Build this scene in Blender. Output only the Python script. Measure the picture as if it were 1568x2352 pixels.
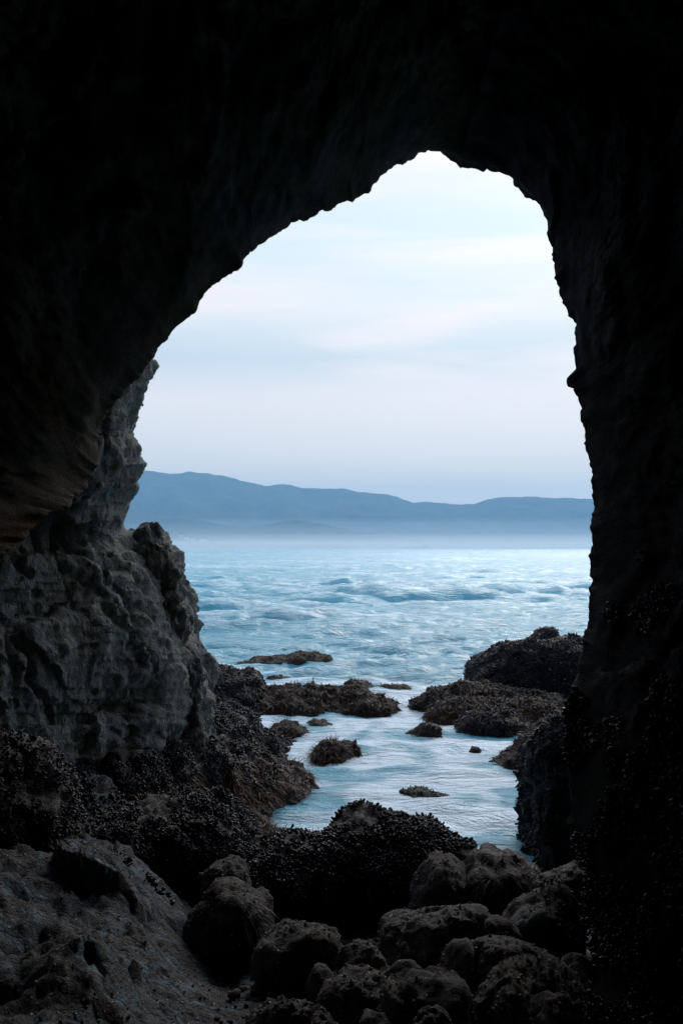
import bpy, math, random
import numpy as np

for o in list(bpy.data.objects):
    bpy.data.objects.remove(o)
S = bpy.context.scene
COL = S.collection
R = math.radians

# ------------------------------------------------------------------ camera
F = 2287.0            # focal length in picture units (picture = 1568 x 2352 units)
H = 2.6               # eye height above the sea
CX, HY = 784.0, 1258.0
cam = bpy.data.cameras.new("camera")
cam.lens = 35.0; cam.sensor_width = 36.0; cam.sensor_fit = 'AUTO'
cam.shift_y = (HY - 1176.0) / 2352.0
cam.clip_start = 0.05; cam.clip_end = 40000.0
co = bpy.data.objects.new("camera", cam); COL.objects.link(co)
co.location = (0, 0, H); co.rotation_euler = (R(90), 0, 0)
S.camera = co

# ------------------------------------------------------------------ world
SUN_EL, SUN_AZ = 34.0, 17.0      # soft veiled sun, ahead and to the right of the viewer
w = bpy.data.worlds.new("World"); S.world = w; w.use_nodes = True
nt = w.node_tree; nt.nodes.clear()
N = nt.nodes.new; Lk = nt.links.new
out = N("ShaderNodeOutputWorld")
sky = N("ShaderNodeTexSky"); sky.sky_type = 'NISHITA'; sky.sun_disc = False
sky.sun_elevation = R(SUN_EL); sky.sun_rotation = R(SUN_AZ); sky.air_density = 1.2; sky.dust_density = 1.5; sky.ozone_density = 2.0
bgs = N("ShaderNodeBackground"); bgs.inputs[1].default_value = 0.12; Lk(sky.outputs[0], bgs.inputs[0])
tc = N("ShaderNodeTexCoord"); sep = N("ShaderNodeSeparateXYZ"); Lk(tc.outputs['Generated'], sep.inputs[0])
# thin high cloud, whiter and bluer in long level bands
el = N("ShaderNodeMapRange"); el.inputs[1].default_value = 0.0; el.inputs[2].default_value = 1.0; Lk(sep.outputs[2], el.inputs[0])
ramp = N("ShaderNodeValToRGB"); Lk(el.outputs[0], ramp.inputs[0])
def setramp(r, stops):
    e = r.color_ramp.elements
    while len(e) > 1: e.remove(e[-1])
    e[0].position = stops[0][0]; e[0].color = (*stops[0][1], 1)
    for p, c in stops[1:]:
        k = e.new(p); k.color = (*c, 1)
setramp(ramp, [(0.0, (.86, .75, .60)), (.063, (.87, .76, .62)), (.10, (.83, .70, .59)), (.15, (.74, .63, .56)),
               (.185, (.47, .50, .50)), (.235, (.60, .61, .58)), (.30, (.49, .59, .59)), (.37, (.58, .57, .57)), (.55, (.56, .64, .73)), (1, (.34, .52, .76))])
mp = N("ShaderNodeMapping"); mp.inputs['Scale'].default_value = (1.3, 1.3, 11.0); Lk(tc.outputs['Generated'], mp.inputs[0])
nz = N("ShaderNodeTexNoise"); nz.inputs['Scale'].default_value = 2.2; nz.inputs['Detail'].default_value = 6; nz.inputs['Roughness'].default_value = .5; nz.inputs['Distortion'].default_value = .4
Lk(mp.outputs[0], nz.inputs[0])
nr = N("ShaderNodeMapRange"); nr.inputs[1].default_value = .40; nr.inputs[2].default_value = .62; Lk(nz.outputs[0], nr.inputs[0])
mixc = N("ShaderNodeMix"); mixc.data_type = 'RGBA'; Lk(nr.outputs[0], mixc.inputs[0]); Lk(ramp.outputs[0], mixc.inputs[6])
warm = N("ShaderNodeMix"); warm.data_type = 'RGBA'; warm.inputs[0].default_value = .7; Lk(ramp.outputs[0], warm.inputs[6]); warm.inputs[7].default_value = (.80, .67, .60, 1)
Lk(warm.outputs[2], mixc.inputs[7])
bgc = N("ShaderNodeBackground"); bgc.inputs[1].default_value = 1.0; Lk(mixc.outputs[2], bgc.inputs[0])
ms = N("ShaderNodeMixShader"); ms.inputs[0].default_value = .86
Lk(bgs.outputs[0], ms.inputs[1]); Lk(bgc.outputs[0], ms.inputs[2]); Lk(ms.outputs[0], out.inputs[0])

sl = bpy.data.lights.new("sun", 'SUN'); sl.energy = 1.25; sl.angle = R(30); sl.color = (1.0, .95, .90)
so = bpy.data.objects.new("sun", sl); COL.objects.link(so)
# Nishita rotation: azimuth measured from +Y clockwise; light points from the sun to the scene
so.rotation_euler = (R(90 - SUN_EL), 0, R(180 - SUN_AZ))
S.view_settings.view_transform = 'Standard'; S.view_settings.look = 'None'
S.view_settings.exposure = 0.60; S.view_settings.gamma = 1.0; S.view_settings.use_curve_mapping = False
S.cycles.max_bounces = 8; S.cycles.diffuse_bounces = 4; S.cycles.volume_bounces = 5
S.cycles.use_denoising = True

# ------------------------------------------------------------------ numeric helpers
_rs = np.random.RandomState(7)
_G = _rs.normal(size=(256, 3)); _G /= np.linalg.norm(_G, axis=1)[:, None]
_U = _rs.rand(4096, 3)
def _hash(i, j, k):
    h = (i.astype(np.int64) * 73856093) ^ (j.astype(np.int64) * 19349663) ^ (k.astype(np.int64) * 83492791)
    h = (h ^ (h >> 13)) * 1274126177
    return (h ^ (h >> 16)) & 0x7fffffff
def perlin(P):
    P = np.asarray(P, float); I = np.floor(P); Fr = P - I; I = I.astype(np.int64)
    u = Fr * Fr * Fr * (Fr * (Fr * 6 - 15) + 10)
    r = 0
    for dx in (0, 1):
        wx = u[:, 0] if dx else 1 - u[:, 0]
        for dy in (0, 1):
            wy = u[:, 1] if dy else 1 - u[:, 1]
            for dz in (0, 1):
                wz = u[:, 2] if dz else 1 - u[:, 2]
                g = _G[_hash(I[:, 0] + dx, I[:, 1] + dy, I[:, 2] + dz) & 255]
                r = r + wx * wy * wz * (g[:, 0] * (Fr[:, 0] - dx) + g[:, 1] * (Fr[:, 1] - dy) + g[:, 2] * (Fr[:, 2] - dz))
    return r * 1.6
def fbm(P, oct=4, gain=.5, lac=2.03):
    a = 1; s = 0; P = np.asarray(P, float).copy()
    for _ in range(oct):
        s = s + a * perlin(P); P = P * lac + 17.3; a *= gain
    return s
def ridged(P, oct=4, gain=.5):
    a = 1; s = 0; P = np.asarray(P, float).copy()
    for _ in range(oct):
        s = s + a * (1 - np.abs(perlin(P)) * 2.0); P = P * 2.07 + 9.1; a *= gain
    return s / 2
def cell(P):
    P = np.asarray(P, float); I = np.floor(P).astype(np.int64)
    f1 = np.full(len(P), 9.); f2 = np.full(len(P), 9.)
    for dx in (-1, 0, 1):
        for dy in (-1, 0, 1):
            for dz in (-1, 0, 1):
                J = I + (dx, dy, dz)
                c = J + _U[_hash(J[:, 0], J[:, 1], J[:, 2]) & 4095]
                d = np.sqrt(((P - c) ** 2).sum(1))
                f2 = np.minimum(f2, np.maximum(f1, d)); f1 = np.minimum(f1, d)
    return f1, f2
def facet(P, jit=1.0):
    # broken faces: every cell a tilted plane of its own
    P = np.asarray(P, float); I = np.floor(P).astype(np.int64); best = np.full(len(P), 9.); val = np.zeros(len(P))
    for dx in (-1, 0, 1):
        for dy in (-1, 0, 1):
            for dz in (-1, 0, 1):
                J = I + (dx, dy, dz); h = _hash(J[:, 0], J[:, 1], J[:, 2]); dv = P - (J + _U[h & 4095]); d = (dv ** 2).sum(1); k = d < best
                best[k] = d[k]; val[k] = ((dv * _G[(h >> 4) & 255]).sum(1) * 1.0 + (_U[(h >> 3) & 4095, 0] - .5) * .5)[k]
    return val
def sst(a, b, x):
    t = np.clip((np.asarray(x, float) - a) / (b - a), 0, 1); return t * t * (3 - 2 * t)
def wp(px, py, Y):
    return ((px - CX) / F * Y, Y, H - (py - HY) / F * Y)

def vnormals(V, Q):
    a, b, c = V[Q[:, 0]], V[Q[:, 1]], V[Q[:, 2]]
    if Q.shape[1] == 4: n = np.cross(V[Q[:, 2]] - a, V[Q[:, 3]] - b)
    else: n = np.cross(b - a, c - a)
    o = np.zeros_like(V)
    for k in range(Q.shape[1]): np.add.at(o, Q[:, k], n)
    l = np.linalg.norm(o, axis=1); l[l == 0] = 1
    return o / l[:, None]
def make_mesh(name, V, Q, mat, smooth=True, attrs=None):
    me = bpy.data.meshes.new(name)
    V = np.asarray(V, np.float32); Q = np.asarray(Q, np.int32); k = Q.shape[1]
    me.vertices.add(len(V)); me.vertices.foreach_set('co', V.ravel())
    me.loops.add(Q.size); me.loops.foreach_set('vertex_index', Q.ravel())
    me.polygons.add(len(Q))
    me.polygons.foreach_set('loop_start', np.arange(0, Q.size, k, dtype=np.int32))
    me.polygons.foreach_set('loop_total', np.full(len(Q), k, np.int32))
    me.polygons.foreach_set('use_smooth', np.full(len(Q), smooth, bool))
    if attrs:
        for an, av in attrs.items():
            at = me.attributes.new(an, 'FLOAT', 'POINT'); at.data.foreach_set('value', np.asarray(av, np.float32))
    me.update(calc_edges=True); me.materials.append(mat)
    return me
def link(name, me, parent=None, loc=None):
    o = bpy.data.objects.new(name, me); COL.objects.link(o)
    if parent is not None:
        o.parent = parent
    if loc is not None: o.location = loc
    return o
def tag(o, label=None, cat=None, group=None, kind=None):
    if label: o['label'] = label
    if cat: o['category'] = cat
    if group: o['group'] = group
    if kind: o['kind'] = kind
    return o
def grid_faces(nu, nv):
    i = np.arange((nu - 1) * (nv - 1)); r = i // (nv - 1); c = i % (nv - 1); a = r * nv + c
    return np.stack([a, a + 1, a + nv + 1, a + nv], 1)

# ------------------------------------------------------------------ materials
def newmat(name):
    m = bpy.data.materials.new(name); m.use_nodes = True
    t = m.node_tree; b = t.nodes['Principled BSDF']
    return m, t, b
def rock_mat(name, cols, scale=3.0, rough=(.5, .9), bump=.02, speck=0.0, speckcol=(.32, .31, .30), streak=(1, 1, 1), fine=70.0, tint=None, spec=.13, crack=0.):
    m, t, b = newmat(name); n = t.nodes.new; l = t.links.new
    g = n("ShaderNodeNewGeometry"); mpn = n("ShaderNodeMapping"); mpn.inputs['Scale'].default_value = streak
    l(g.outputs['Position'], mpn.inputs[0])
    def noise(sc, det, ro, dist=0.0):
        z = n("ShaderNodeTexNoise"); z.inputs['Scale'].default_value = sc; z.inputs['Detail'].default_value = det
        z.inputs['Roughness'].default_value = ro; z.inputs['Distortion'].default_value = dist; l(mpn.outputs[0], z.inputs[0]); return z
    n1 = noise(scale, 7, .62, .6); n2 = noise(scale * 6, 8, .65); n3 = noise(fine, 6, .7)
    rp = n("ShaderNodeValToRGB"); k = len(cols)
    setramp(rp, [(.30 + .40 * i / (k - 1), c) for i, c in enumerate(cols)])
    l(n1.outputs[0], rp.inputs[0])
    mr = n("ShaderNodeMapRange"); mr.inputs[1].default_value = .3; mr.inputs[2].default_value = .7; mr.inputs[3].default_value = .45; mr.inputs[4].default_value = 1.5
    l(n2.outputs[0], mr.inputs[0])
    mu = n("ShaderNodeMix"); mu.data_type = 'RGBA'; mu.blend_type = 'MULTIPLY'; mu.inputs[0].default_value = 1
    l(rp.outputs[0], mu.inputs[6]); l(mr.outputs[0], mu.inputs[7]); colour = mu.outputs[2]
    if tint:
        tcol, tlo, thi = tint
        n4 = noise(scale * 1.4, 9, .68, 1.2); m4 = n("ShaderNodeMapRange"); m4.inputs[1].default_value = tlo; m4.inputs[2].default_value = thi
        l(n4.outputs[0], m4.inputs[0])
        x = n("ShaderNodeMix"); x.data_type = 'RGBA'; l(m4.outputs[0], x.inputs[0]); l(colour, x.inputs[6]); x.inputs[7].default_value = (*tcol, 1); colour = x.outputs[2]
    h1 = n("ShaderNodeMath"); h1.operation = 'MULTIPLY_ADD'; h1.inputs[1].default_value = .45; l(n3.outputs[0], h1.inputs[0]); l(n2.outputs[0], h1.inputs[2])
    height = h1.outputs[0]
    if crack > 0:
        wn = noise(scale * 1.5, 4, .6); wm = n("ShaderNodeMix"); wm.data_type = 'RGBA'; wm.inputs[0].default_value = .12; l(mpn.outputs[0], wm.inputs[6]); l(wn.outputs['Color'], wm.inputs[7])
        for cs, cw in ((3.2, 1.0), (9.5, .45)):
            vc = n("ShaderNodeTexVoronoi"); vc.feature = 'DISTANCE_TO_EDGE'; vc.inputs['Scale'].default_value = cs; l(wm.outputs[2], vc.inputs[0])
            cm = n("ShaderNodeMapRange"); cm.inputs[1].default_value = 0; cm.inputs[2].default_value = .055; cm.inputs[4].default_value = crack * cw; l(vc.outputs[0], cm.inputs[0])
            ca = n("ShaderNodeMath"); ca.operation = 'ADD'; l(cm.outputs[0], ca.inputs[0]); l(height, ca.inputs[1]); height = ca.outputs[0]
    if speck > 0:
        v = n("ShaderNodeTexVoronoi"); v.inputs['Scale'].default_value = 42; l(g.outputs['Position'], v.inputs[0])
        s1 = n("ShaderNodeMapRange"); s1.inputs[1].default_value = .30; s1.inputs[2].default_value = .18; l(v.outputs['Distance'], s1.inputs[0])
        sv = n("ShaderNodeSeparateColor"); l(v.outputs['Color'], sv.inputs[0])
        s2 = n("ShaderNodeMath"); s2.operation = 'LESS_THAN'; s2.inputs[1].default_value = speck; l(sv.outputs[0], s2.inputs[0])
        s3 = n("ShaderNodeMath"); s3.operation = 'MULTIPLY'; l(s1.outputs[0], s3.inputs[0]); l(s2.outputs[0], s3.inputs[1])
        x = n("ShaderNodeMix"); x.data_type = 'RGBA'; l(s3.outputs[0], x.inputs[0]); l(colour, x.inputs[6]); x.inputs[7].default_value = (*speckcol, 1); colour = x.outputs[2]
        h2 = n("ShaderNodeMath"); h2.operation = 'MULTIPLY_ADD'; h2.inputs[1].default_value = .5; l(s3.outputs[0], h2.inputs[0]); l(height, h2.inputs[2]); height = h2.outputs[0]
    l(colour, b.inputs['Base Color'])
    rr = n("ShaderNodeMapRange"); rr.inputs[1].default_value = .35; rr.inputs[2].default_value = .65; rr.inputs[3].default_value = rough[0]; rr.inputs[4].default_value = rough[1]
    l(n2.outputs[0], rr.inputs[0]); l(rr.outputs[0], b.inputs['Roughness'])
    bp = n("ShaderNodeBump"); bp.inputs['Strength'].default_value = 1.0; bp.inputs['Distance'].default_value = bump
    l(height, bp.inputs['Height']); l(bp.outputs[0], b.inputs['Normal'])
    b.inputs['Specular IOR Level'].default_value = spec
    return m
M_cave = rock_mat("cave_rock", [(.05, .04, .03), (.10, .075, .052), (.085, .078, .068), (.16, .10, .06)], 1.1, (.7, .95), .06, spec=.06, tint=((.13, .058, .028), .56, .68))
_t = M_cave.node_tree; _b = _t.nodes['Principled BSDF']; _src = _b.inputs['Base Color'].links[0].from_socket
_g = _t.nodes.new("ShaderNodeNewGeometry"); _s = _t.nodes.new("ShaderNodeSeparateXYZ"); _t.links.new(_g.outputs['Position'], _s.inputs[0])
_m = _t.nodes.new("ShaderNodeMapRange"); _m.inputs[1].default_value = .7; _m.inputs[2].default_value = 1.1; _t.links.new(_s.outputs[0], _m.inputs[0])  # blackens the right-hand wall: its unlit shade is put into the colour
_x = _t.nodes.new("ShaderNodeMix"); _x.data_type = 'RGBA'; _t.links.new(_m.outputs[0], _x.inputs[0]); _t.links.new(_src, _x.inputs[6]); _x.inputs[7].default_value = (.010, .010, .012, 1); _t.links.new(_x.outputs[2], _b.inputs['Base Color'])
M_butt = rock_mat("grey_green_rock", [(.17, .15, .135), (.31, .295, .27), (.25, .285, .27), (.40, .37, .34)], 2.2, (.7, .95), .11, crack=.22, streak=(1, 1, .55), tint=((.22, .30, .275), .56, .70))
M_bould = rock_mat("barnacled_rock", [(.050, .043, .041), (.105, .090, .084), (.082, .080, .084), (.15, .132, .124)], 3.0, (.6, .9), .055, crack=.12, speck=.20, tint=((.15, .20, .23), .60, .70))
M_slab = rock_mat("weathered_slab_rock", [(.034, .032, .034), (.070, .064, .066), (.066, .074, .088), (.11, .102, .104)], 2.6, (.5, .85), .10, crack=.14, fine=34, speck=.16, tint=((.11, .17, .21), .51, .60))
M_wet = rock_mat("wet_dark_rock", [(.012, .010, .010), (.022, .017, .016), (.018, .018, .021), (.032, .023, .020)], 4.0, (.35, .7), .04, speck=.55, speckcol=(.034, .035, .046))
M_weedrock = rock_mat("weedy_rock", [(.012, .009, .008), (.025, .015, .012), (.018, .016, .016), (.040, .021, .015)], 5.0, (.4, .8), .04, fine=90)

def attr_mat(name, stops, rough, spec=.5, bumpd=0, nscale=200):
    m, t, b = newmat(name); n = t.nodes.new; l = t.links.new
    a = n("ShaderNodeAttribute"); a.attribute_name = 'tone'
    rp = n("ShaderNodeValToRGB"); setramp(rp, stops); l(a.outputs['Fac'], rp.inputs[0])
    g = n("ShaderNodeNewGeometry"); z = n("ShaderNodeTexNoise"); z.inputs['Scale'].default_value = nscale; z.inputs['Detail'].default_value = 3; l(g.outputs['Position'], z.inputs[0])
    mr = n("ShaderNodeMapRange"); mr.inputs[1].default_value = .35; mr.inputs[2].default_value = .65; mr.inputs[3].default_value = .5; mr.inputs[4].default_value = 1.4; l(z.outputs[0], mr.inputs[0])
    mu = n("ShaderNodeMix"); mu.data_type = 'RGBA'; mu.blend_type = 'MULTIPLY'; mu.inputs[0].default_value = 1; l(rp.outputs[0], mu.inputs[6]); l(mr.outputs[0], mu.inputs[7])
    l(mu.outputs[2], b.inputs['Base Color']); b.inputs['Roughness'].default_value = rough; b.inputs['Specular IOR Level'].default_value = spec
    return m
M_mussel = attr_mat("mussel_shell", [(0, (.008, .008, .012)), (.55, (.016, .017, .026)), (.85, (.034, .036, .052)), (.97, (.11, .11, .14)), (1, (.34, .33, .31))], .40, .25)
M_weed = attr_mat("seaweed", [(0, (.012, .007, .005)), (.5, (.036, .016, .010)), (.85, (.095, .040, .015)), (1, (.28, .12, .025))], .5, .15)
M_barn = attr_mat("barnacle_shell", [(0, (.10, .10, .10)), (1, (.38, .36, .33))], .8, .3)

# ------------------------------------------------------------------ scatters
def sample(V, Q, n, rng, keep=None):
    T = Q if Q.shape[1] == 3 else np.concatenate([Q[:, [0, 1, 2]], Q[:, [0, 2, 3]]])
    a, b, c = V[T[:, 0]], V[T[:, 1]], V[T[:, 2]]
    nn = np.cross(b - a, c - a); ar = np.linalg.norm(nn, axis=1) + 1e-12
    NV = vnormals(V, Q)
    idx = rng.choice(len(T), n, p=ar / ar.sum()); r1 = np.sqrt(rng.rand(n)); r2 = rng.rand(n)
    w0, w1, w2 = 1 - r1, r1 * (1 - r2), r1 * r2
    P = a[idx] * w0[:, None] + b[idx] * w1[:, None] + c[idx] * w2[:, None]
    Nn = NV[T[idx, 0]] * w0[:, None] + NV[T[idx, 1]] * w1[:, None] + NV[T[idx, 2]] * w2[:, None]
    Nn /= np.linalg.norm(Nn, axis=1)[:, None] + 1e-9
    if keep is not None:
        k = keep(P, Nn); P, Nn = P[k], Nn[k]
    return P, Nn
def facing(P, Nn, lo=-.25):
    v = np.array([0, 0, H]) - P; v /= np.linalg.norm(v, axis=1)[:, None]
    return (v * Nn).sum(1) > lo
def template(nr, ns):
    # mussel: pointed at the root, broad rounded lip, flattened
    V = [(0, 0, -.15)]
    for r in range(nr):
        t = (r + .6) / nr; wd = .5 * math.sin(math.pi * min(1, t ** .8) * .93 + .05) ** .6
        for s in range(ns):
            a = 2 * math.pi * s / ns; V.append((wd * .66 * math.cos(a), wd * .46 * math.sin(a) + .05 * math.sin(t * 2.5), t * .80))
    V.append((0, .03, .82)); Tt = []
    for s in range(ns):
        s2 = (s + 1) % ns; Tt.append((0, 1 + s2, 1 + s))
        for r in range(nr - 1):
            a, b2 = 1 + r * ns, 1 + (r + 1) * ns
            Tt.append((a + s, a + s2, b2 + s2)); Tt.append((a + s, b2 + s2, b2 + s))
        a = 1 + (nr - 1) * ns; Tt.append((a + s, a + s2, len(V) - 1))
    return np.array(V), np.array(Tt)
TM_hi = template(3, 6); TM_lo = template(2, 4)
def frames(Nn, rng, tilt, up=.25):
    t = rng.normal(size=Nn.shape); t -= (t * Nn).sum(1)[:, None] * Nn; t /= np.linalg.norm(t, axis=1)[:, None]
    ax = Nn + t * (tilt * rng.rand(len(Nn)))[:, None] + np.array([0, 0, up]); ax /= np.linalg.norm(ax, axis=1)[:, None]
    q = rng.normal(size=Nn.shape); q -= (q * ax).sum(1)[:, None] * ax; q /= np.linalg.norm(q, axis=1)[:, None]
    return np.stack([q, np.cross(ax, q), ax], 2)      # columns x,y,z
def tones(n, rng):
    return np.clip(rng.beta(1.6, 2.4, n) + (rng.rand(n) > .975) * .6, 0, 1)
IND = {}
def mussels(parent, V, Q, n, seed, size=.05, keep=None, individuals=0, hi=False, tilt=.9, origin=(0, 0, 0)):
    rng = np.random.RandomState(seed)
    P, Nn = sample(V, Q, n, rng, keep)
    k = facing(P, Nn, -.08) & (fbm(P * 2.6 + seed, 3) + .25 * fbm(P * 9, 2) > -.42); P, Nn = P[k], Nn[k]
    if not len(P): return
    Rm = frames(Nn, rng, tilt * .8, -.15); sz = size * (0.6 + .95 * rng.rand(len(P)) ** 1.4); tn = tones(len(P), rng); org = np.array(origin)
    rest = np.ones(len(P), bool)
    if individuals:
        d = np.linalg.norm(P - (0, 0, H), axis=1) / sz + 400 * (~facing(P, Nn, .15)); pick = np.argsort(d)[:individuals]; rest[pick] = False
        if not IND:
            for q in range(6):
                me = make_mesh("mussel", TM_hi[0], TM_hi[1], M_mussel, True, {'tone': np.full(len(TM_hi[0]), [.1, .25, .4, .55, .75, .97][q])}); IND[q] = me
        from mathutils import Matrix
        for i in pick:
            q = int(np.argmin(np.abs(np.array([.1, .25, .4, .55, .75, .97]) - tn[i])))
            o = bpy.data.objects.new("mussel", IND[q]); COL.objects.link(o); o.parent = parent
            Mx = Matrix(((Rm[i] * sz[i]).tolist())).to_4x4(); Mx.translation = tuple(P[i] - org + Nn[i] * .002); o.matrix_local = Mx
    TV, TT = TM_hi if hi else TM_lo
    P, Rm, sz, tn = P[rest], Rm[rest], sz[rest], tn[rest]
    A = np.einsum('nij,vj->nvi', Rm, TV) * sz[:, None, None] + P[:, None, :] - org
    T = (TT[None] + (np.arange(len(P)) * len(TV))[:, None, None]).reshape(-1, 3)
    me = make_mesh("mussel_bed", A.reshape(-1, 3), T, M_mussel, True, {'tone': np.repeat(tn, len(TV))})
    tag(link("mussel_bed", me, parent), kind='stuff')
def seaweed(parent, V, Q, n, seed, length=.12, width=.006, keep=None, tone=(0, .9), origin=(0, 0, 0), stand=.4, limp=1.0):
    rng = np.random.RandomState(seed); P, Nn = sample(V, Q, n, rng, keep)
    k = facing(P, Nn, -.4); P, Nn = P[k], Nn[k]
    if not len(P): return
    m = len(P); L = length * (.4 + .9 * rng.rand(m)); rnd = rng.normal(size=(m, 3)) * .35 * limp; Nn = Nn.copy()
    side = np.cross(Nn + rnd * .5, np.array([0, 0, 1.]) + rng.normal(size=(m, 3)) * .4); side /= np.linalg.norm(side, axis=1)[:, None] + 1e-9
    d = Nn * stand + rnd; p = P.copy(); rows = []
    W = width * (.6 + .8 * rng.rand(m))
    for s in range(4):
        wdt = W * (1 - .27 * s)
        rows.append(p - side * wdt[:, None] / 2); rows.append(p + side * wdt[:, None] / 2)
        d = d + np.array([0, 0, -.42]) + Nn * (.06 if limp == 1 else .22); dn = d / np.linalg.norm(d, axis=1)[:, None]; p = p + dn * (L / 3)[:, None]
    A = np.stack(rows, 1) - np.array(origin)
    TT = np.array([(0, 1, 3), (0, 3, 2), (2, 3, 5), (2, 5, 4), (4, 5, 7), (4, 7, 6)])
    T = (TT[None] + (np.arange(m) * 8)[:, None, None]).reshape(-1, 3)
    tn = tone[0] + (tone[1] - tone[0]) * rng.rand(m) ** 1.5
    me = make_mesh("seaweed", A.reshape(-1, 3), T, M_weed, True, {'tone': np.repeat(tn, 8)})
    tag(link("seaweed", me, parent), kind='stuff')
def barnacles(parent, V, Q, n, seed, size=.009, keep=None, origin=(0, 0, 0)):
    rng = np.random.RandomState(seed); P, Nn = sample(V, Q, n, rng, keep)
    k = facing(P, Nn, -.2) & (fbm(P * 5 + seed, 3) > -.25); P, Nn = P[k], Nn[k]
    if not len(P): return
    Rm = frames(Nn, rng, .2, 0); sz = size * (.4 + rng.rand(len(P)) ** 2 * 1.3)
    TV = [(math.cos(a) * .6, math.sin(a) * .6, -.1) for a in np.arange(5) * 2 * math.pi / 5] + [(math.cos(a) * .28, math.sin(a) * .28, .6) for a in np.arange(5) * 2 * math.pi / 5] + [(0, 0, .45)]
    TT = []
    for s in range(5):
        s2 = (s + 1) % 5; TT += [(s, s2, 5 + s2), (s, 5 + s2, 5 + s), (5 + s, 5 + s2, 10)]
    TV = np.array(TV); TT = np.array(TT)
    A = np.einsum('nij,vj->nvi', Rm, TV) * sz[:, None, None] + P[:, None, :] - np.array(origin)
    T = (TT[None] + (np.arange(len(P)) * len(TV))[:, None, None]).reshape(-1, 3)
    me = make_mesh("barnacle_crust", A.reshape(-1, 3), T, M_barn, False, {'tone': np.repeat(rng.rand(len(P)) ** 1.5, len(TV))})
    tag(link("barnacle_crust", me, parent), kind='stuff')

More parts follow.
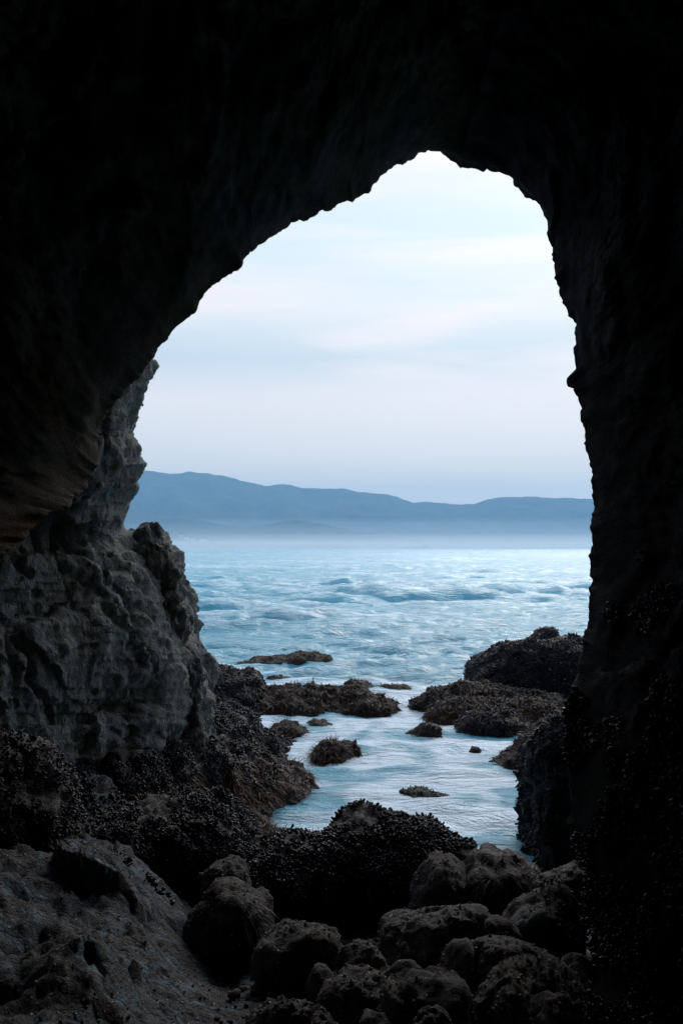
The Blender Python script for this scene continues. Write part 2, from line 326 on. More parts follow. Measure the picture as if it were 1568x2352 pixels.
# ------------------------------------------------------------------ setting: sea
def build_sea():
    m, t, b = newmat("sea_water"); n = t.nodes.new; l = t.links.new
    g = n("ShaderNodeNewGeometry"); mpn = n("ShaderNodeMapping"); mpn.inputs['Scale'].default_value = (.32, 1.0, 1.0); l(g.outputs['Position'], mpn.inputs[0])
    def noise(sc, det, ro, dist=0.):
        z = n("ShaderNodeTexNoise"); z.inputs['Scale'].default_value = sc; z.inputs['Detail'].default_value = det; z.inputs['Roughness'].default_value = ro; z.inputs['Distortion'].default_value = dist
        l(mpn.outputs[0], z.inputs[0]); return z
    na = noise(5.0, 6, .65, .8); nb = noise(1.1, 8, .68, .5); nfb = noise(2.2, 12, .78, .5); nfa = noise(1.25, 6, .52, 1.1)
    sx = n("ShaderNodeSeparateXYZ"); l(g.outputs['Position'], sx.inputs[0]); yr = n("ShaderNodeMapRange"); yr.inputs[1].default_value = 12; yr.inputs[2].default_value = 19; l(sx.outputs[1], yr.inputs[0])
    nf = n("ShaderNodeMix"); l(yr.outputs[0], nf.inputs[0]); l(nfa.outputs[0], nf.inputs[2]); l(nfb.outputs[0], nf.inputs[3])
    fa = n("ShaderNodeAttribute"); fa.attribute_name = 'foam'
    thr = n("ShaderNodeMath"); thr.operation = 'ADD'; l(nf.outputs[0], thr.inputs[0]); l(fa.outputs['Fac'], thr.inputs[1])
    fm = n("ShaderNodeMapRange"); fm.inputs[1].default_value = .60; fm.inputs[2].default_value = .80; l(thr.outputs[0], fm.inputs[0])
    pn = n("ShaderNodeMapRange"); pn.inputs[1].default_value = .35; pn.inputs[2].default_value = .65; l(nb.outputs[0], pn.inputs[0])
    base = n("ShaderNodeMix"); base.data_type = 'RGBA'; l(pn.outputs[0], base.inputs[0]); base.inputs[6].default_value = (.060, .33, .49, 1); base.inputs[7].default_value = (.14, .47, .63, 1)
    fx = n("ShaderNodeMix"); fx.data_type = 'RGBA'; l(fm.outputs[0], fx.inputs[0]); l(base.outputs[2], fx.inputs[6]); fx.inputs[7].default_value = (.60, .78, .93, 1)
    l(fx.outputs[2], b.inputs['Base Color'])
    rr = n("ShaderNodeMapRange"); l(fm.outputs[0], rr.inputs[0]); rr.inputs[3].default_value = .21; rr.inputs[4].default_value = .45; l(rr.outputs[0], b.inputs['Roughness'])
    b.inputs['IOR'].default_value = 1.333
    ad = n("ShaderNodeMath"); ad.operation = 'MULTIPLY_ADD'; ad.inputs[1].default_value = .20; l(na.outputs[0], ad.inputs[0])
    mb = n("ShaderNodeMath"); mb.operation = 'MULTIPLY'; mb.inputs[1].default_value = .42; l(nb.outputs[0], mb.inputs[0]); l(mb.outputs[0], ad.inputs[2])
    bp = n("ShaderNodeBump"); bp.inputs['Strength'].default_value = 1; bp.inputs['Distance'].default_value = .55; l(ad.outputs[0], bp.inputs['Height']); l(bp.outputs[0], b.inputs['Normal'])
    rad = np.concatenate([np.arange(5.5, 20, .05), np.geomspace(20, 140, 350)[1:], np.geomspace(140, 9300, 130)[1:]])
    th = np.concatenate([np.linspace(-75, -21, 14)[:-1], np.linspace(-21, 21, 360), np.linspace(21, 75, 14)[1:]]) * math.pi / 180
    nr, nh = len(rad), len(th)
    RR, TT = np.meshgrid(rad, th, indexing='ij'); X = (RR * np.sin(TT)).ravel(); Y = (RR * np.cos(TT)).ravel(); r = RR.ravel()
    sp = np.maximum(np.gradient(rad)[:, None] + 0 * TT, RR * 0.002).ravel()
    Z = np.zeros_like(X); DX = np.zeros_like(X); DY = np.zeros_like(X); rng = np.random.RandomState(3)
    grp = .75 + .8 * np.clip(fbm(np.stack([X / 18, Y / 9, 0 * X], 1), 3) + .3, 0, 1.5)
    for i in range(150):
        lam = math.exp(rng.uniform(math.log(.3), math.log(3.2))) if i < 110 else math.exp(rng.uniform(math.log(3), math.log(22))); k = 2 * math.pi / lam
        a = math.radians(rng.normal(0, 26 if lam < 5 else 14)); kx, ky = k * math.sin(a), k * math.cos(a); ph = rng.rand() * 6.28
        A = (.0088 if lam < 3 else .0040) * lam ** .95
        damp = sst(.9, 3.5, lam / sp) * (sst(14, 45, Y) * .9 + .1 if lam > 2 else .45 + .55 * sst(12, 30, Y))
        p = kx * X + ky * Y + ph; Aa = A * damp * grp
        Z += Aa * np.sin(p); DX -= Aa * .9 * math.sin(a) * np.cos(p); DY -= Aa * .9 * math.cos(a) * np.cos(p)
    # the bigger swells seen rolling in
    for (px, Yc, wid, ln, h) in ((960, 50, 6.0, 2.4, .26), (1010, 42, 9, 1.8, .22), (880, 33, 5, 1.6, .20), (450, 118, 12, 5, .3), (700, 170, 20, 6, .2), (1020, 190, 10, 4, .8), (640, 62, 22, 3.5, .22), (1150, 60, 16, 4, .3), (520, 31, 6, 1.6, .15), (1180, 27, 4, 1.2, .14), (760, 26, 5, 1.2, .1)):
        xc = (px - CX) / F * Yc; v = (Y - Yc - .08 * (X - xc)) / ln
        sh = np.where(v < 0, np.exp(-(v * 1.7) ** 2), np.exp(-(v * .8) ** 2)) * np.exp(-((X - xc) / wid) ** 2)
        Z += 1.5 * h * sh * (1 + .25 * fbm(np.stack([X / 2.5, Y / 2.5, 0 * X + Yc], 1), 3))
    rg = ridged(np.stack([X * .55, Y * .85, 0 * X + 2], 1) + .5 * fbm(np.stack([X * .4, Y * .4, 0 * X], 1), 2)[:, None], 3, .55) - .55
    rg2 = ridged(np.stack([X * 1.5, Y * 2.2, 0 * X + 8], 1), 3, .55) - .55
    Z += .08 * rg * sst(13, 24, Y) * sst(150, 60, Y) * grp + .035 * rg2 * sst(9, 13, Y) * sst(60, 30, Y)
    foam = -.105 + .07 * fbm(np.stack([X * .12, Y * .35, 0 * X + 4], 1), 4)
    foam += .15 * sst(.12, .34, Z) * sst(18, 26, Y) + .09
    foam += .02 * sst(20, 15, Y) * sst(10.0, 12.5, Y) + .12 * np.exp(-((Y - 18.2) / 1.1) ** 2)
    foam += .10 * sst(60, 400, Y)  # pale tone grows with distance, putting the far sea's sky brightness into colour
    foam += .055 * sst(20, 13, Y)
    for s in ROCKFOAM:                              # broken water where it washes round each rock
        d = np.sqrt(((X - s[0]) / (s[2] + .35)) ** 2 + ((Y - s[1]) / (s[3] + .5)) ** 2)
        foam += .20 * np.exp(-((d - 1.0) / .22) ** 2)
    V = np.stack([X + DX, Y + DY, Z], 1)
    me = make_mesh("sea", V, grid_faces(nr, nh)[:, ::-1], m, True, {'foam': foam})
    tag(link("sea", me), kind='structure')
ROCKFOAM = []

# ------------------------------------------------------------------ setting: hills
def hill(name, pts, Yc, rf, rb, seed, mat, amp=1.0, nu=420, nv=70, kind='structure'):
    pts = np.array(pts, float); xs = np.linspace(pts[0, 0], pts[-1, 0], nu); ys = np.interp(xs, pts[:, 0], pts[:, 1])
    X = (xs - CX) / F * Yc; top = H - (ys - HY) / F * Yc
    t = np.linspace(-1, 1, nv)
    XX = np.repeat(X, nv); TT = np.tile(t, nu); TP = np.repeat(top, nv)
    YY = Yc + np.where(TT < 0, TT * rf, TT * rb)
    prof = np.where(TT < 0, (1 + TT) ** 1.15, (1 - TT) ** 1.0)
    P = np.stack([XX / 470, YY / 600, 0 * XX + seed], 1)
    nzv = ridged(P, 5) - .6
    ZZ = (TP + 6) * prof * (1 + amp * .55 * nzv * (1 - prof) * 1.6) - 1.2
    ZZ += amp * 9 * fbm(P * 9, 3) * sst(0, .3, prof) * .6
    ZZ = np.maximum(ZZ, -1.5)
    V = np.stack([XX, YY, ZZ], 1); me = make_mesh(name, V, grid_faces(nu, nv)[:, ::-1], mat)
    return tag(link(name, me), kind=kind)
def build_hills():
    Mh = rock_mat("hill_scrub", [(.030, .036, .024), (.055, .058, .036), (.040, .048, .030), (.080, .075, .050)], .004, (.9, 1), 4, fine=.05)
    ridge = [(-900, 1120), (-500, 1095), (-100, 1100), (120, 1092), (250, 1086), (330, 1079), (365, 1084), (400, 1088), (440, 1084), (480, 1088), (520, 1094), (560, 1105), (610, 1117), (635, 1113), (655, 1112), (690, 1120), (740, 1122), (790, 1123), (830, 1131), (870, 1134), (905, 1139), (930, 1149), (948, 1156), (975, 1153), (1005, 1155), (1060, 1160), (1090, 1158), (1115, 1149), (1140, 1143), (1180, 1142), (1230, 1142), (1285, 1145), (1360, 1147), (1568, 1150), (1900, 1140), (2500, 1165)]
    hill("hills", ridge, 6000, 1700, 1700, 1, Mh, 1.0)
    low = [(-700, 1150), (-200, 1150), (100, 1160), (290, 1172), (400, 1190), (470, 1200), (560, 1212), (610, 1206), (680, 1194), (740, 1204), (820, 1222), (900, 1234), (1000, 1244), (1150, 1250), (1400, 1254), (1700, 1256)]
    hill("foothills", low, 4400, 1000, 1060, 5, Mh, .8, 300, 46)
    coast = [(-500, 1225), (100, 1225), (330, 1226), (400, 1230), (440, 1236), (500, 1243), (560, 1250), (640, 1254), (760, 1256), (820, 1258.5)]
    hill("coast_bluff", coast, 3060, 170, 460, 9, Mh, .5, 160, 30)

# ------------------------------------------------------------------ setting: cave shell
OUT = [(-560, 3400, 3.6), (-560, 2500, 3.8), (-520, 2000, 4.0), (-380, 1600, 4.2), (-170, 1400, 4.4), (-60, 1320, 4.6), (0, 1285, 4.7), (50, 1243, 4.9), (95, 1190, 5.1), (150, 1160, 5.3), (205, 1120, 5.6),
       (228, 1040, 5.8), (232, 975, 5.9), (262, 930, 6.0), (300, 890, 6.1), (330, 850, 6.2), (356, 818, 6.3), (380, 790, 6.35), (400, 755, 6.4), (430, 725, 6.45), (460, 690, 6.5), (480, 676, 6.5), (500, 650, 6.55), (520, 633, 6.6), (555, 612, 6.6), (590, 572, 6.7),
       (620, 545, 6.8), (660, 515, 6.9), (685, 508, 6.9), (705, 507, 7.0), (735, 488, 7.0), (760, 485, 7.1), (790, 465, 7.2), (845, 440, 7.4), (880, 400, 7.5), (910, 382, 7.6), (940, 370, 7.7), (958, 351, 7.8), (990, 345, 7.9), (1010, 350, 7.9),
       (1035, 370, 7.9), (1075, 390, 7.9), (1110, 392, 7.8), (1165, 405, 7.8), (1195, 425, 7.7), (1215, 450, 7.7), (1235, 465, 7.6), (1245, 490, 7.6), (1258, 530, 7.5), (1268, 580, 7.5), (1275, 640, 7.4), (1280, 685, 7.4), (1300, 715, 7.3), (1318, 745, 7.3),
       (1322, 780, 7.2), (1320, 820, 7.2), (1321, 846, 7.2), (1302, 868, 7.2), (1306, 884, 7.2), (1322, 898, 7.1), (1330, 920, 7.1), (1335, 960, 7.0), (1342, 1010, 7.0), (1352, 1050, 6.9), (1358, 1100, 6.8), (1362, 1150, 6.8), (1355, 1220, 6.6), (1352, 1300, 6.5), (1350, 1380, 6.3),
       (1345, 1440, 6.2), (1340, 1475, 6.1), (1335, 1525, 6.0), (1310, 1575, 5.9), (1293, 1635, 5.8), (1294, 1700, 5.7), (1297, 1760, 5.6), (1312, 1790, 5.5), (1308, 1900, 5.4), (1330, 1960, 5.3), (1346, 2000, 5.1), (1344, 2100, 4.9), (1355, 2200, 4.6), (1350, 2260, 4.4), (1330, 2352, 4.1), (1330, 2600, 3.9), (1330, 3300, 3.7)]
def build_cave():
    P = np.array([wp(*p) for p in OUT]); seg = np.linalg.norm(np.diff(P, axis=0), axis=1); s = np.concatenate([[0], np.cumsum(seg)])
    nu = 960; u = np.linspace(0, s[-1], nu); E = np.stack([np.interp(u, s, P[:, k]) for k in range(3)], 1)
    ks = np.ones(81) / 81; ES = np.stack([np.convolve(np.pad(E[:, k], 40, 'edge'), ks, 'valid') for k in range(3)], 1)
    # jagged lip
    E[:, [0, 2]] += (np.stack([fbm(E * 3.7, 6, .72), fbm(E * 3.7 + 40, 6, .72)], 1)) * .024
    C = np.array([.15, 2.5]); D2 = E[:, [0, 2]] - C; ln = np.linalg.norm(D2, axis=1)[:, None]; dirn = D2 / ln
    tin = np.concatenate([np.linspace(0, .33, 112) ** 1.0, np.linspace(.33, 1, 32)[1:]])
    rings = []
    # outside of the arch, the cliff face
    for (dy, sc) in ((-1.5, 16), (1.0, 7), (1.9, 3.2), (1.8, 2.0), (1.45, 1.5), (1.1, 1.28), (.8, 1.15), (.5, 1.07), (.25, 1.025), (.1, 1.007)):
        q = np.empty((nu, 3)); q[:, [0, 2]] = C + D2 * sc; q[:, 1] = E[:, 1] + dy * .45
        q[:, 2] = np.maximum(q[:, 2], -2.0 if sc < 3 else -2.5)
        dsp = fbm(q * .8, 4) * min(.25, .3 * dy if dy > 0 else .2) * max(1, sc * .3); q[:, 1] += dsp
        rings.append(q)
    for t in tin:
        dep = t * (E[:, 1] + 5.0); g = np.minimum(dep / 1.2, 1.0)
        q = np.empty((nu, 3)); q[:, 1] = E[:, 1] - dep
        sm = sst(0, .18, dep)[:, None]; Eb = E * (1 - sm) + ES * sm
        base = np.stack([Eb[:, 0], q[:, 1], Eb[:, 2]], 1)
        lump, l2 = cell(base * (1.0, .8, 1.0) + 3); l3, l4 = cell(base * 3.1 + fbm(base * 2, 2)[:, None] * .4)
        fc = .16 * facet(base * 1.5 + 3) + .09 * facet(base * 3.6) + .035 * facet(base * 9)
        disp = .1 + fc + .55 * (fbm(base * .55 + 8, 3) * .5 + .5) + .34 * lump + .16 * l3 + .12 * (fbm(base * 5, 5, .6) * .5 + .5) + .05 * ridged(base * 14, 3)
        off = g * np.clip(disp, 0, 2) + .035 * dep
        off = off * np.where(E[:, 0] > .9, .6, 1.0)
        # walls close in to a chamber end behind the viewer
        q[:, [0, 2]] = Eb[:, [0, 2]] + dirn * off[:, None]
        q[:, 1] += g * (.10 * fbm(base * 3.2 + 31, 4) + .03 * fbm(base * 13, 3))
        if t > .97: q[:, [0, 2]] = C + (q[:, [0, 2]] - C) * (1 - (t - .97) / .03)
        rings.append(q)
    V = np.concatenate(rings); nr = len(rings); Q = grid_faces(nr, nu)
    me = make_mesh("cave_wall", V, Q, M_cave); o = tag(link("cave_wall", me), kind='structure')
    # mussels and weed on the right-hand foot of the wall
    k0 = 10 * nu
    Vi = V[k0:]; Qi = grid_faces(nr - 10, nu)[: 112 * (nu - 1)]
    cen = Vi[Qi].mean(1); sel = (cen[:, 0] > 1.0) & (cen[:, 2] < 2.6) & (cen[:, 1] > 3.2) & (cen[:, 2] > .2)
    Qs = Qi[sel][:, ::-1] if True else Qi[sel]
    NV = vnormals(Vi, Qs); ctr = NV[Qs[:, 0]].mean(0)
    if ctr[0] > 0: Qs = Qs[:, ::-1]
    mussels(o, Vi, Qs, 15000, 61, .034, keep=lambda P, Nn: fbm(P * 2.2 + 5, 3) - .45 * (P[:, 2] - 1.4) > -.1)
    return o

# ------------------------------------------------------------------ setting: ground
def ground_z(X, Y):
    base = np.interp(Y, [-8, 3.5, 4.2, 5.0, 6.0, 7.0, 7.8, 8.6, 9.5, 12, 16, 20], [.9, .62, .50, .36, .16, .02, -.15, -.45, -.8, -1.2, -1.6, -1.8])
    edge = np.interp(Y, [0, 3, 5, 6.5, 7.5, 8.5, 9.5, 11, 14], [-.25, -.30, -.50, -.80, -1.05, -1.35, -1.45, -1.3, -1.6])
    lz = np.interp(Y, [-8, 3.4, 4.2, 5.2, 6.2, 7.0, 8.0, 9.5, 11.5, 13.5, 16], [1.0, .86, .82, .70, .62, .55, .60, .55, .2, -.5, -1.6])
    k = sst(0, 1, (edge - X) / .75)
    z = base * (1 - k) + lz * k + np.clip(-X - 1.4, 0, 3) * .28 * sst(12, 9, Y)
    P = np.stack([X, Y, 0 * X], 1)
    z = z + .10 * fbm(P * 1.3, 3) + k * (.09 * (ridged(P * (1.5, 1.1, 1), 5, .55) - .5) + .025 * ridged(P * 6 + 3, 3) - .01) + .02 * fbm(P * 14, 3) + .008 * fbm(P * 45, 2)
    f1, f2 = cell(P * (2.1, 1.6, 1)); P2 = P + .18 * fbm(P * 2.5 + 7, 3)[:, None]; z = z + .05 * np.minimum(f2 - f1, .4) * k
    z = z + (.11 * facet(P2 * (1.3, 1.0, 1) + 4) + .055 * facet(P2 * (4.5, 3.2, 1))) * k + (.013 * facet(P2 * (12, 9, 1)) + .006 * facet(P2 * 30)) * (.3 + .7 * k)
    return z
def build_ground():
    xs = np.concatenate([np.linspace(-14, -3.2, 30)[:-1], np.linspace(-3.2, 2.2, 240), np.linspace(2.2, 14, 30)[1:]])
    ys = np.concatenate([np.linspace(-9, 3.0, 50)[:-1], np.linspace(3.0, 9.6, 300), np.linspace(9.6, 20, 50)[1:]])
    XX, YY = np.meshgrid(xs, ys, indexing='ij'); X, Y = XX.ravel(), YY.ravel(); Z = ground_z(X, Y)
    V = np.stack([X, Y, Z], 1); Q = grid_faces(len(xs), len(ys))[:, ::-1]
    me = make_mesh("ground", V, Q, M_slab); o = tag(link("ground", me), kind='structure')
    cen = V[Q[:, 0]]; sel = (cen[:, 0] > -3) & (cen[:, 0] < 2) & (cen[:, 1] > 3) & (cen[:, 1] < 7); 
    barnacles(o, V, Q[sel], 5000, 77, .010, keep=lambda P, Nn: (P[:, 2] > 0.2))
    sel = (cen[:, 0] > -3.2) & (cen[:, 0] < -.7) & (cen[:, 1] > 5.9) & (cen[:, 1] < 9.5) & (cen[:, 2] > .15)
    mussels(o, V, Q[sel], 12000, 78, .036, keep=lambda P, Nn: (fbm(P * 1.6 + 2, 3) + .55 * (P[:, 1] - 6.9) > .05))
    return o

# ------------------------------------------------------------------ rocks with a traced top line, real depth
def ridge_rock(name, pts, rf, rb, zb, seed, mat, label, cat='rock', group=None, nu=None, nv=None, a1=.16, a2=.07, res=.03, p=.62, foam=True):
    W = np.array([wp(*q) for q in pts]); seg = np.linalg.norm(np.diff(W, axis=0), axis=1); s = np.concatenate([[0], np.cumsum(seg)])
    L = s[-1]; nu = nu or int(np.clip(L / res, 24, 170)); nv = nv or int(np.clip((rf + rb) * 1.6 / res, 20, 120))
    # smooth resample
    u = np.linspace(0, L, nu); C = np.stack([np.interp(u, s, W[:, k]) for k in range(3)], 1)
    t = u / L; tp = np.clip(1 - np.abs(2 * t - 1) ** 4, 0, 1) ** .5; tp = .12 + .88 * tp
    phi = np.linspace(-.02, 1.02, nv) * math.pi
    sn = np.sign(np.sin(phi)) * np.abs(np.sin(phi)) ** p; cs = -np.cos(phi)
    V = np.empty((nu, nv, 3)); yy = np.where(cs < 0, cs * rf, cs * rb)
    V[:, :, 0] = C[:, 0, None]; V[:, :, 1] = C[:, 1, None] + yy[None] * tp[:, None]; V[:, :, 2] = zb + (C[:, 2, None] - zb) * sn[None]
    V[0, :, :] = C[0] * (1, 1, 0) + (0, 0, zb); V[-1, :, :] = C[-1] * (1, 1, 0) + (0, 0, zb)
    V = V.reshape(-1, 3); Q = grid_faces(nu, nv)
    Nn = vnormals(V, Q)
    if Nn[(nu // 2) * nv + nv // 2][2] < 0: Q = Q[:, ::-1]; Nn = -Nn
    sz = min(rf + rb, L) * .5; P = V + seed * 3.7
    f1, f2 = cell(P / (sz * .8) + fbm(P / sz, 2)[:, None] * .3); g1, g2 = cell(P / (sz * .30))
    d = a1 * sz * (fbm(P / (sz * 1.1), 3) * .8 - .6 * (f1 - .45)) + a2 * sz * (-(g1 - .45)) + a2 * .6 * sz * fbm(P / (sz * .16), 5, .6) + a2 * .9 * sz * facet(P / (sz * .35) + fbm(P / (sz * .3), 2)[:, None] * .3)
    # keep the traced crest: less relief near the top line
    V = V + Nn * d[:, None]
    org = np.array([C[:, 0].mean(), C[:, 1].mean(), max(0., zb)])
    me = make_mesh(name, V - org, Q, mat); o = link(name, me, None, org); tag(o, label, cat, group)
    if foam and C[:, 1].mean() > 8.5: ROCKFOAM.append((C[:, 0].mean(), C[:, 1].mean() + (rb - rf) / 2, L * .45, (rf + rb) / 2))
    return o, V, Q, org
def ico(sub):
    import bmesh
    bm = bmesh.new(); bmesh.ops.create_icosphere(bm, subdivisions=sub, radius=1)
    V = np.array([v.co[:] for v in bm.verts]); T = np.array([[v.index for v in f.verts] for f in bm.faces]); bm.free(); return V, T
ICO = {}
def boulder(name, box, Y, seed, mat, label, ry=None, sub=5, cat='boulder', group=None, tilt=0., p=8, planes=15, rough=1.0, deep=.25, bar=0):
    x0, x1, yt, yb = box
    if sub not in ICO: ICO[sub] = ico(sub)
    D, T = ICO[sub]; rng = np.random.RandomState(seed)
    n = rng.normal(size=(planes, 3)); n /= np.linalg.norm(n, axis=1)[:, None]; h = rng.uniform(.72, 1.05, planes)
    acc = (np.abs(D) ** 3.0).sum(1) ** (1 / 3.0) ; acc = acc ** p
    for i in range(planes): acc = acc + np.maximum(0, D @ n[i] / h[i]) ** p
    r = acc ** (-1 / p); V = D * r[:, None]
    f1, f2 = cell(V * 1.5 + seed); g1, _ = cell(V * 4.5 + seed)
    r2 = 1 + rough * (.09 * fbm(V * 1.3 + seed * 2, 3) - .10 * (f1 - .5) - .02 * (g1 - .5) + .12 * facet(V * 1.2 + seed) + .03 * facet(V * 4.2 + seed + fbm(V * 2, 2)[:, None] * .3) + .030 * fbm(V * 5 + seed, 5, .62) + .014 * fbm(V * 19 + seed, 3, .7))
    V = V * r2[:, None]
    V /= np.array([V[:, 0].max() - V[:, 0].min(), V[:, 1].max() - V[:, 1].min(), V[:, 2].max() - V[:, 2].min()]) / 2
    rx = (x1 - x0) / 2 / F * Y * 1.14; xt = ((x0 + x1) / 2 - CX) / F * Y
    zt = H - (yt - HY) / F * Y; zb = H - (yb - HY) / F * Y - deep; rz = (zt - zb) / 2
    ry = ry or rx * 1.05
    ca, sa = math.cos(tilt), math.sin(tilt)
    V = V * (rx, ry, rz); V = np.stack([V[:, 0] * ca + V[:, 2] * sa, V[:, 1], -V[:, 0] * sa + V[:, 2] * ca], 1)
    org = np.array([xt, Y, zb]); V = V + (xt, Y, (zt + zb) / 2)
    me = make_mesh(name, V - org, T, mat); o = link(name, me, None, org); tag(o, label, cat, group)
    if bar: barnacles(o, V, T, bar, seed + 500, .010, origin=org)
    return o, V, T, org

def build_buttress():
    # lit rock wall rising outside the overhang on the left
    ed = np.array([(720, 250), (790, 300), (815, 345), (826, 354), (838, 350), (870, 348), (900, 335), (935, 322), (960, 315), (985, 302), (1004, 303), (1018, 320), (1048, 324), (1066, 333), (1085, 321), (1105, 311), (1130, 307), (1150, 297), (1180, 285), (1206, 279), (1215, 286), (1230, 318), (1260, 350), (1330, 390), (1410, 416), (1480, 444), (1510, 458), (1600, 458), (1700, 446), (1850, 420), (2000, 400)], float)
    py = np.concatenate([np.linspace(640, 1700, 300), np.linspace(1700, 2000, 30)[1:]]); ex = np.interp(py, ed[:, 0], ed[:, 1])
    ex = ex + 5 * fbm(np.stack([py / 24, py * 0, py * 0 + 2], 1), 3)
    front = np.linspace(0, 1, 230) ** .85; back = np.linspace(0, 1, 26)[1:]
    nv = len(front) + len(back); V = np.empty((len(py), nv, 3))
    de = np.interp(py, [640, 900, 1200, 1230, 1500, 2000], [8.6, 8.6, 8.9, 9.3, 9.2, 8.8]); dl = np.interp(py, [640, 1000, 1300, 2000], [7.0, 6.9, 6.6, 6.2])
    for j, t in enumerate(front):
        px = -620 + (ex + 620) * t; d = dl + (de - dl) * t ** 1.6 + .9 * (1 - t) * 0
        rnd = np.clip((t - .9) / .1, 0, 1) ** 3 * .35
        d = d + rnd; V[:, j] = np.stack([(px - CX) / F * d, d, H - (py - HY) / F * d], 1)
    e = V[:, len(front) - 1].copy()
    for j, t in enumerate(back):
        q = e.copy(); q[:, 1] += 3.2 * t; q[:, 0] -= .25 * math.sin(t * 2.0) + 1.3 * t * t; V[:, len(front) + j] = q
    V = V.reshape(-1, 3); Q = grid_faces(len(py), nv); Nn = vnormals(V, Q)
    if Nn[len(V) // 2][1] > 0: Q = Q[:, ::-1]; Nn = -Nn
    P = V + (0, .0, 0); wv = np.stack([fbm(P * 1.2, 3), fbm(P * 1.2 + 9, 3), fbm(P * 1.2 + 19, 3)], 1) * .35
    f1, f2 = cell((P + wv) * (2.0, 2.0, 1.4)); g1, g2 = cell((P + wv * .5) * 5.2 + 7)
    edge = np.minimum(f2 - f1, .30) / .30
    j = np.tile(np.arange(nv), len(py)); fade = np.where(j < len(front), 1 - .75 * sst(.80, 1.0, np.concatenate([front, back * 0])[j]), .25)
    d = fade * (.10 * (.5 - f1) + .07 * (edge - 1) + .14 * fbm(P * .9 + 3, 2) + .11 * facet((P + wv * .6) * (1.5, 1.5, 1.0) + 5) + .035 * facet((P + wv * .4) * (4.2, 4.2, 2.6) + 2)) + .012 * facet(P * (12, 12, 7) + wv) + .035 * fbm(P * 5, 6, .58) + .018 * (ridged(P * (12, 12, 7), 4) - .5)
    V = V + Nn * d[:, None]
    org = np.array([-2.2, 8.0, 0.]); me = make_mesh("rock_wall", V - org, Q, M_butt)
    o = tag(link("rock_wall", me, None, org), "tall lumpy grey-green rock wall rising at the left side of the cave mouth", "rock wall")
    return o, V, Q, org

DARK = lambda z0, z1: (lambda P, Nn: True)
def spot(P, f, t, s=0): return fbm(P * f + s, 3) > t

